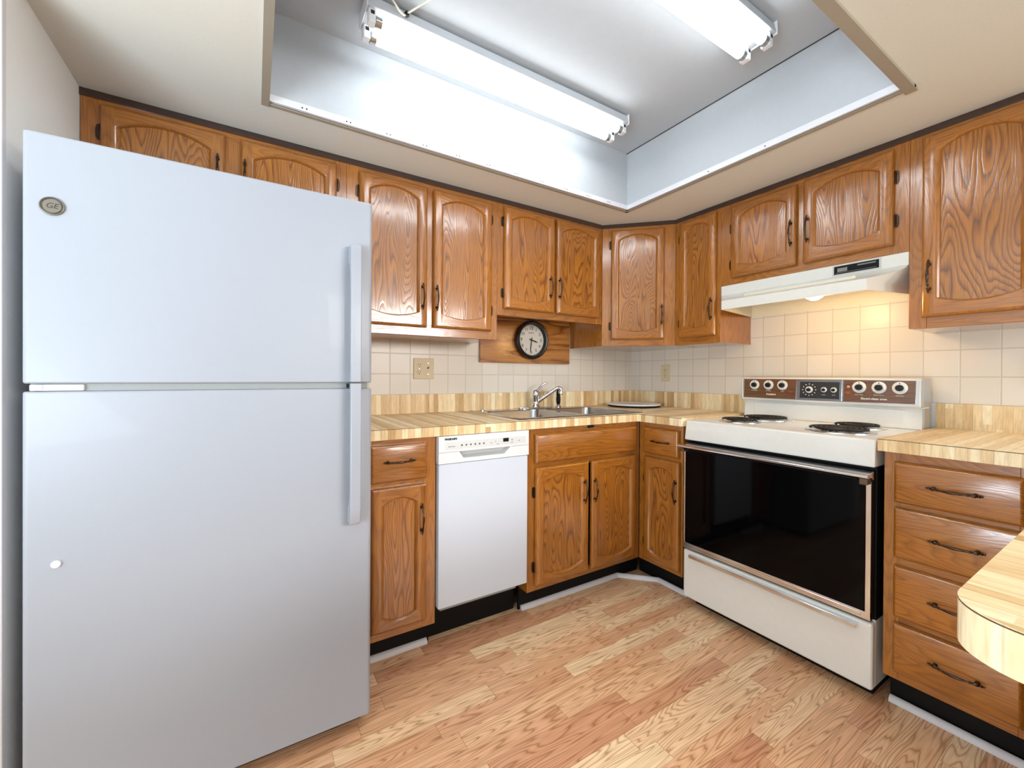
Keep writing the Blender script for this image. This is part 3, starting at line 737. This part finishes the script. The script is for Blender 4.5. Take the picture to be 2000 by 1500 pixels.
MB().lathe([(.004, -.0105), (.004, -.018), (.001, -.0185)], cc, 'y', 12).build('hub', INK, root, cc)

# ------------------------------------------------------------------ outlets
def outlet(loc, rz, w, label, kinds):
    root = thing('outlet_cover', label, 'outlet', loc, rz, 'almond wall outlets')
    MB().box(-w/2, w/2, -.0055, -.0003, -.057, .057).build('plate', ALMOND, root, bevel=.0025)
    for kx, kind in kinds:
        if kind == 'duplex':
            for dz in (-.0195, .0195):
                m = MB().lathe([(.0165, -.0072), (.0165, -.0056)], (kx, 0, dz), 'y', 20)
                r_ = m.build('receptacle', ALMOND, root, bevel=.0006)
                MB().box(kx-.0075, kx-.0052, -.0078, -.0073, dz-.001, dz+.008).box(kx+.0052, kx+.0075, -.0078, -.0073, dz, dz+.007).lathe([(.0026, -.0078), (.0026, -.0073)], (kx, 0, dz-.008), 'y', 10).build('slots', DARKG, r_)
            MB().lathe([(.003, -.0068), (.003, -.0056)], (kx, 0, 0), 'y', 10).build('screw', STEEL, root)
        else:
            MB().box(kx-.006, kx+.006, -.0068, -.0056, -.013, .013).build('switch_slot', ALMOND, root)
            MB().box(kx-.004, kx+.004, -.0150, -.0069, .001, .010).build('toggle', plain('brown_toggle', rgb(120,84,48), .4), root, bevel=.001)
            for dz in (-.030, .030): MB().lathe([(.003, -.0068), (.003, -.0056)], (kx, 0, dz), 'y', 10).build('screw', STEEL, root)
outlet((-1.6395, -.006, 1.155), 0, .116, 'almond double wall plate, outlet and switch, on the back wall tile right of the refrigerator', [(-.026, 'duplex'), (.024, 'switch')])
outlet((-.006, -.313, 1.144), -PI/2, .071, 'single almond wall outlet on the right wall tile near the corner, above the turntable', [(0, 'duplex')])
outlet((-.006, -1.932, 1.155), -PI/2, .071, 'almond wall outlet cut off by the right edge of the photo, above the short counter', [(0, 'duplex')])

# ------------------------------------------------------------------ range
RX, RY, RW = -.640, -.9215, .7335
root = thing('range', 'white freestanding electric range with black glass oven door and coil burners', 'stove', (RX, RY, 0), -PI/2)
MB().box(.002, RW-.002, .030, .590, .050, .806).build('body', STOVE, root, bevel=.004)
MB().box(.02, RW-.02, .07, .56, .0005, .0495).build('base', BLACK, root)
MB().box(.0008, RW-.0008, .0297, .13, .284, .8115).build('oven_front_frame', BLACK, root)
yzp = [(.000, .818), (.003, .812), (.012, .812), (.590, .812), (.590, .907), (.030, .907), (.018, .905), (.012, .899)]
ct = MB().prism(yzp, lambda p, q, t: (t, p, q), 0, RW).build('cooktop', STOVE, root, bevel=.004, smooth=35)
# oven door
dr = MB().box(.004, RW-.004, -.002, .0295, .289, .800).build('oven_door', BLACK, root, bevel=.003)
MB().box(.013, RW-.019, -.0075, -.0022, .318, .765).build('door_glass', GLASSB, dr)
MB().box(.004, .0125, -.010, -.0022, .300, .79).box(RW-.0185, RW-.004, -.012, -.0022, .300, .765).box(.004, RW-.004, -.011, -.0022, .292, .3175).box(.03, RW-.03, -.013, -.0111, .300, .311).build('door_trim', CHROME, dr, bevel=.0015)
hp = [(-.003, .800), (-.050, .796), (-.058, .790), (-.058, .783), (-.050, .780), (-.030, .782), (-.003, .770)]
hd = MB().prism(hp, lambda p, q, t: (t, p, q), -.002, RW+.001).build('door_handle', CHROME, dr, bevel=.0015)
MB().box(.008, .030, -.048, -.0076, .762, .779).box(RW-.026, RW-.004, -.048, -.0122, .758, .779).build('handle_bracket', plain('bronzed_bracket', rgb(104,88,72), .4, .6), hd, bevel=.002)
MB().box(.03, RW-.03, -.052, -.040, .7745, .7775).build('handle_underlip', BLACK, hd)
# storage drawer
sd = MB().box(.000, RW-.0, -.004, .0295, .050, .281).build('storage_drawer', STOVE, root, bevel=.009, seg=3)
MB().prism([(-.0042, .268), (-.028, .272), (-.031, .268), (-.031, .258), (-.026, .255), (-.022, .258), (-.022, .265), (-.0042, .262)], lambda p, q, t: (t, p, q), .046, RW-.038).build('drawer_handle', CHROME, sd, bevel=.001)
# burners
def burner(bx, by, r):
    zt = .9072
    pan = MB().lathe([(r+.016, .0002), (r+.015, .004), (r+.008, .0055), (r+.002, .004), (r-.006, .0012), (.02, .0008)], (bx, by, zt), 'z', 36).build('burner', CHROME, ct, smooth=40)
    pts = []; turns = 3.6 if r < .085 else 4.6; n = int(turns*28)
    for i in range(n+1):
        t = i/n; rad = .018+(r-.020)*t; a = t*turns*2*PI
        pts.append((bx+rad*math.cos(a), by+rad*math.sin(a), zt+.0125))
    MB().tube(pts, .0046, 8).build('coil', COIL, pan, smooth=60)
    sp = MB()
    for k in range(3):
        a = 2*PI*k/3+.5
        sp.tube([(bx+.01*math.cos(a), by+.01*math.sin(a), zt+.0055), (bx+(r-.002)*math.cos(a), by+(r-.002)*math.sin(a), zt+.0055)], .0022, 6)
    sp.build('coil_support', CHROME, pan)
burner(.178, .170, .076); burner(.182, .392, .096); burner(.570, .176, .098); burner(.556, .392, .078)
# backguard
bg = MB()
bg.prism([(.505, .9073), (.590, .9073), (.590, 1.114), (.505, 1.117), (.495, 1.112), (.488, 1.004), (.494, .998), (.516, .996)], lambda p, q, t: (t, p, q), .008, RW-.004)
bg.box(.06, RW-.06, .5075, .52, .925, .985)
bgo = bg.build('backguard', STOVE, root, bevel=.003)
MB().box(RW-.004, RW+.001, .490, .588, 1.000, 1.116).box(RW-.004, RW+.0005, .505, .58, .912, .994).box(.003, .008, .492, .588, 1.0, 1.116).build('end_cap', plain('satin_aluminium', rgb(190,190,192), .35, .7), bgo, bevel=.002)
# control face, leaning like the backguard front; local x of the range = s - .9215
def face_y(z): return .488+.007*(z-1.004)/.108
def slab(x0, x1, z0, z1, d, mat, nm, par, d0=.0002):
    m = MB(); P = lambda dd: [(x0, face_y(z0)-dd, z0), (x1, face_y(z0)-dd, z0), (x1, face_y(z1)-dd, z1), (x0, face_y(z1)-dd, z1)]
    return m.loops([P(d0), P(d)], cap=True).build(nm, mat, par)
slab(.012, RW-.012, 1.0085, 1.1105, .0012, CHROME, 'control_frame', bgo)
pl = slab(.018, .274, 1.012, 1.107, .003, WALNUT, 'control_panel', bgo, .0013)
pc = slab(.282, .462, 1.012, 1.107, .0045, CHROME, 'clock_frame', bgo, .0013)
pk = slab(.292, .454, 1.0195, 1.098, .0055, PANELG, 'clock_panel', bgo, .0046)
pr = slab(.470, .712, 1.012, 1.107, .003, WALNUT, 'control_panel', bgo, .0013)
def knob(x, z, r, par, base):
    y = face_y(z)-base
    sk = MB().lathe([(r, 0), (r, -.0015), (r*.93, -.003), (r*.55, -.0032)], (x, y-.0002, z), 'y', 28).build('knob', plain('knob_skirt_white', rgb(232,232,228), .25) if 'knob_skirt_white' not in bpy.data.materials else bpy.data.materials['knob_skirt_white'], par, smooth=40)
    MB().lathe([(r*.52, -.0034), (r*.50, -.014), (r*.44, -.016), (.0005, -.016)], (x, y, z), 'y', 20).box(x-r*.13, x+r*.13, y-.020, y-.0162, z-r*.42, z+r*.42).build('knob_cap', plain('knob_black', rgb(20,20,20), .3) if 'knob_black' not in bpy.data.materials else bpy.data.materials['knob_black'], sk, smooth=40)
    MB().box(x-.0012, x+.0012, y-.0036, y-.0033, z+r*.62, z+r*.88).build('knob_pointer', INK, sk)
s0 = .9215
for q_ in (.994, 1.065, 1.132): knob(q_-s0, 1.079, .0245, pl, .003)
for q_ in (1.448, 1.517, 1.585): knob(q_-s0, 1.077, .0255, pr, .003)
ck = (1.2535-s0, 1.060)
knob(ck[0], ck[1], .016, pk, .0055); knob(1.315-s0, 1.0615, .0125, pk, .0055); knob(1.354-s0, 1.0615, .0125, pk, .0055)
m = MB()
for i in range(12):
    t = i*PI/6; r0 = .0275
    cx_, cz_ = ck[0]+r0*math.cos(t), ck[1]+r0*math.sin(t)
    yy = face_y(cz_)-.0058
    m.lathe([(.0026, -.0004), (.0026, .0002)], (cx_, yy, cz_), 'y', 8)
m.build('timer_marks', INKW, pk)
yy = face_y(1.03)-.0035
text('brand_lettering', 'Frigidaire', .0125, (1.078-s0, face_y(1.031)-.0035, 1.031), INKW, pl, shear=.2, bold=.0003)
join_text('knob_print', [('LEFT FRONT', .0055, (.994-s0, face_y(1.049)-.0032, 1.0485)), ('LEFT REAR', .0055, (1.065-s0, face_y(1.049)-.0032, 1.0485)), ('OVEN', .0055, (1.132-s0, face_y(1.049)-.0032, 1.0475))], INKW, pl)
join_text('knob_print', [('RIGHT REAR', .0055, (1.448-s0, face_y(1.044)-.0032, 1.0435)), ('RIGHT FRONT', .0055, (1.517-s0, face_y(1.044)-.0032, 1.0435)), ('SELECTOR', .0055, (1.585-s0, face_y(1.044)-.0032, 1.0435))], INKW, pr)
text('oven_lettering', 'Electri-clean oven', .0125, (1.500-s0, face_y(1.024)-.0035, 1.0275), INKW, pr, bold=.0003)
join_text('timer_print', [('START', .0055, (1.315-s0, face_y(1.035)-.006, 1.0375)), ('STOP', .0055, (1.354-s0, face_y(1.035)-.006, 1.0375))], INKW, pk)
MB().lathe([(.006, 0), (.006, -.003), (.001, -.005)], (1.409-s0, face_y(1.078)-.0032, 1.078), 'y', 14).build('indicator_lamp', plain('amber_lens', rgb(214,150,110), .2), pr, smooth=40)
MB().box(1.400-s0, 1.417-s0, face_y(1.05)-.005, face_y(1.05)-.0031, 1.045, 1.057).build('indicator_lamp', plain('orange_lens', rgb(170,84,40), .3), pr)
MB().box(1.166-s0, 1.175-s0, face_y(1.05)-.005, face_y(1.05)-.0031, 1.044, 1.049).build('indicator_lamp', plain('red_lens', rgb(190,60,30), .3), pl)

# ------------------------------------------------------------------ range hood
root = thing('range_hood', 'off-white range hood with a black control strip and lit bulb, over the range', 'hood', (0, -.896, 1.41), -PI/2)
off = (.896, 0, 1.41)
HX0, HX1 = .896, 1.6485; FXa, FXb = 1.006, 1.577      # run coordinate s: back width and narrower front lip
B = lambda x: -x                                       # depth from wall -> local -y ... local y = world x
def hp_(s, x, z): return (s, x, z)                     # local x = s - .896, local y = world x
XF = -.480
def ring_at(t):
    """section line of the hood skin; t from 0 (top at cabinet) to 1 (lip top)"""
    x = -.3025+(XF+.3025)*t
    z = 1.553-(1.553-1.492)*(t**.62)
    return x, z
rows = []
prof = [(-.3025, 1.6025, 0), (-.3025, 1.5535, 0)]+[(*ring_at(i/10), i/10) for i in range(1, 11)]+[(XF, 1.449, 1)]
TH = .003
m = MB(); La = []; Lb = []
for x, z, t in prof:
    La.append((HX0+(FXa-HX0)*t, x, z)); Lb.append((HX1+(FXb-HX1)*t, x, z))
n = len(prof)
for i in range(n-1): m.add([La[i], La[i+1], Lb[i+1], Lb[i]], [(0,1,2,3)])
# inner skin
dn = [(x+.004, z-.004 if k < n-1 else z, t) for k, (x, z, t) in enumerate(prof)]
Ia = [(HX0+.004+(FXa-HX0)*t, x, z) for x, z, t in dn]; Ib = [(HX1-.004+(FXb-HX1)*t, x, z) for x, z, t in dn]
for i in range(n-1): m.add([Ia[i], Ia[i+1], Ib[i+1], Ib[i]], [(0,1,2,3)])
m.add([La[-1], Lb[-1], Ib[-1], Ia[-1]], [(0,1,2,3)])
# top, left and right sides
for L, I in ((La, Ia), (Lb, Ib)):
    back_t = (L[0][0], -.0072, 1.6025); back_b = (L[0][0], -.0072, 1.462); fb = L[-1]
    m.add([back_t]+L+[back_b], [list(range(n+2))])
    bt = (I[0][0], -.0072, 1.598); bb = (I[0][0], -.0072, 1.462)
    m.add([bt]+I+[bb], [list(range(n+2))])
    m.add([back_b, fb, I[-1], bb], [(0,1,2,3)])
m.add([(HX0, -.0072, 1.6025), (HX1, -.0072, 1.6025), (HX1, -.3025, 1.6025), (HX0, -.3025, 1.6025)], [(0,1,2,3)])
m.add([(HX0, -.0072, 1.598), (HX1, -.0072, 1.598), (HX1, -.3025, 1.598), (HX0, -.3025, 1.598)], [(0,1,2,3)])
HOODW = plain('hood_enamel', rgb(232,230,222), .35)
m.build('canopy', [HOODW], root, off, smooth=30)
MB().box(HX0+.004, HX1-.004, -.0071, -.0066, 1.462, 1.598).build('back_panel', CREAM, root, off)
# filter box with the lamp in it
MB().box(1.05, 1.50, -.36, -.06, 1.512, 1.535).build('filter_housing', CREAM, root, off, bevel=.003)
MB().lathe([(.034, 0), (.036, -.010), (.030, -.028), (.014, -.038), (.001, -.040)], (1.375, -.405, 1.4865), 'z', 20).build('bulb', BULBM, root, off, smooth=50)
MB().lathe([(.018, .0005), (.018, .014)], (1.375, -.405, 1.4865), 'z', 16).build('bulb_socket', CREAM, root, off)
# control strip following the sloped skin
def on_skin(s, t, d):
    x, z = ring_at(t); x2, z2 = ring_at(min(1, t+.03)); nx, nz = (z2-z), -(x2-x)
    l = math.hypot(nx, nz); nx, nz = nx/l, nz/l
    if nz < 0: nx, nz = -nx, -nz
    return (s, x+nx*d, z+nz*d)
def skin_slab(sa, sb, ta, tb, d0, d1, mat, nm, par):
    m = MB(); P = lambda d: [on_skin(sa, ta, d), on_skin(sb, ta, d), on_skin(sb, tb, d), on_skin(sa, tb, d)]
    return m.loops([P(d0), P(d1)], cap=True).build(nm, mat, par, off)
yb_ = -.3027
def strip(sa, sb, za, zb, d0, d1, mat, nm, par):
    return MB().box(sa, sb, yb_-d1, yb_-d0, za, zb).build(nm, mat, par, off)
cs = strip(1.402, 1.566, 1.556, 1.600, 0, .0022, plain('hood_strip_plate', rgb(206,206,200), .35, .3), 'control_strip', root)
strip(1.408, 1.560, 1.561, 1.595, .0023, .0032, BLACK, 'control_plate', cs)
strip(1.490, 1.550, 1.584, 1.589, .0033, .0040, plain('hood_switch_grey', rgb(130,130,128), .4), 'fan_switch', cs)
strip(1.420, 1.455, 1.570, 1.586, .0033, .0040, bpy.data.materials['hood_switch_grey'], 'lamp_switch', cs)
strip(1.415, 1.553, 1.5655, 1.567, .0033, .0036, bpy.data.materials['hood_switch_grey'], 'strip_line', cs)
hl = bpy.data.lights.new('hood_lamp', 'POINT'); hl.energy = 1.4; hl.color = (1, .62, .24); hl.shadow_soft_size = .03
ho = bpy.data.objects.new('hood_lamp', hl); C.objects.link(ho); ho.parent = root; ho.location = (1.375-.896, -.33, 1.440-1.41)

# ------------------------------------------------------------------ fluorescent fixtures in the tray
def fixture(cx, cy, label, wire):
    root = thing('fluorescent_fixture', label, 'ceiling light', (cx, cy, ZT), 0, 'twin-tube ceiling fixtures')
    L = .595
    hou = MB().prism([(-.052, -.012), (-.060, -.050), (.060, -.050), (.052, -.012)], lambda p, q, t: (t, p, q), -L, L).box(-L+.01, L-.01, -.030, .030, -.012, -.0003).build('housing', plain('fixture_white', rgb(196,199,203), .5) if 'fixture_white' not in bpy.data.materials else bpy.data.materials['fixture_white'], root, bevel=.002)
    for sg in (-1, 1):
        MB().box(sg*(L-.001), sg*(L+.002), -.062, .062, -.055, -.008).build('end_plate', WHITE2, hou, bevel=.001)
        for yy in (-.036, .040):
            MB().box(sg*(L-.030), sg*(L-.006), yy-.016, yy+.016, -.094, -.0505).build('lamp_holder', WHITE2, root, bevel=.004)
            MB().box(sg*(L-.024), sg*(L-.012), yy-.0168, yy-.0162, -.070, -.058).build('holder_slot', DARKG, root)
    for yy in (-.036, .040):
        tb = MB().tube([(-L+.050, yy, -.078), (L-.050, yy, -.078)], .0165, 16).build('fluorescent_tube', TUBEM, root, smooth=60)
        for sg in (-1, 1):
            MB().lathe([(.0168, -.010), (.0168, .010)], (sg*(L-.0405), yy, -.078), 'x', 16).build('tube_end_cap', STEEL, tb, smooth=40)
    if wire:
        MB().tube([(-L+.075, -.066, -.004), (-L+.10, -.070, -.035), (-L+.115, -.069, -.042), (-L+.125, -.0665, -.036)], [.0035, .0035, .0035, .003], 8).build('cable', CREAM, root, smooth=60)
        MB().lathe([(.007, -.008), (.009, 0), (.007, .004)], (-L+.125, -.066, -.034), 'y', 12).build('cable_clamp', BLACK, root)
        MB().tube([(-L+.125, -.070, -.034), (-L+.16, -.10, -.012), (-L+.19, -.14, -.003)], .003, 8).build('ground_wire', CREAM, root, smooth=60)
    return root
fixture(-1.530, -.762, 'twin-tube fluorescent fixture in the ceiling tray nearer the back wall, with a loose wire', True)
fixture(-1.492, -1.397, 'twin-tube fluorescent fixture in the ceiling tray nearer the camera, cut off by the top edge', False)
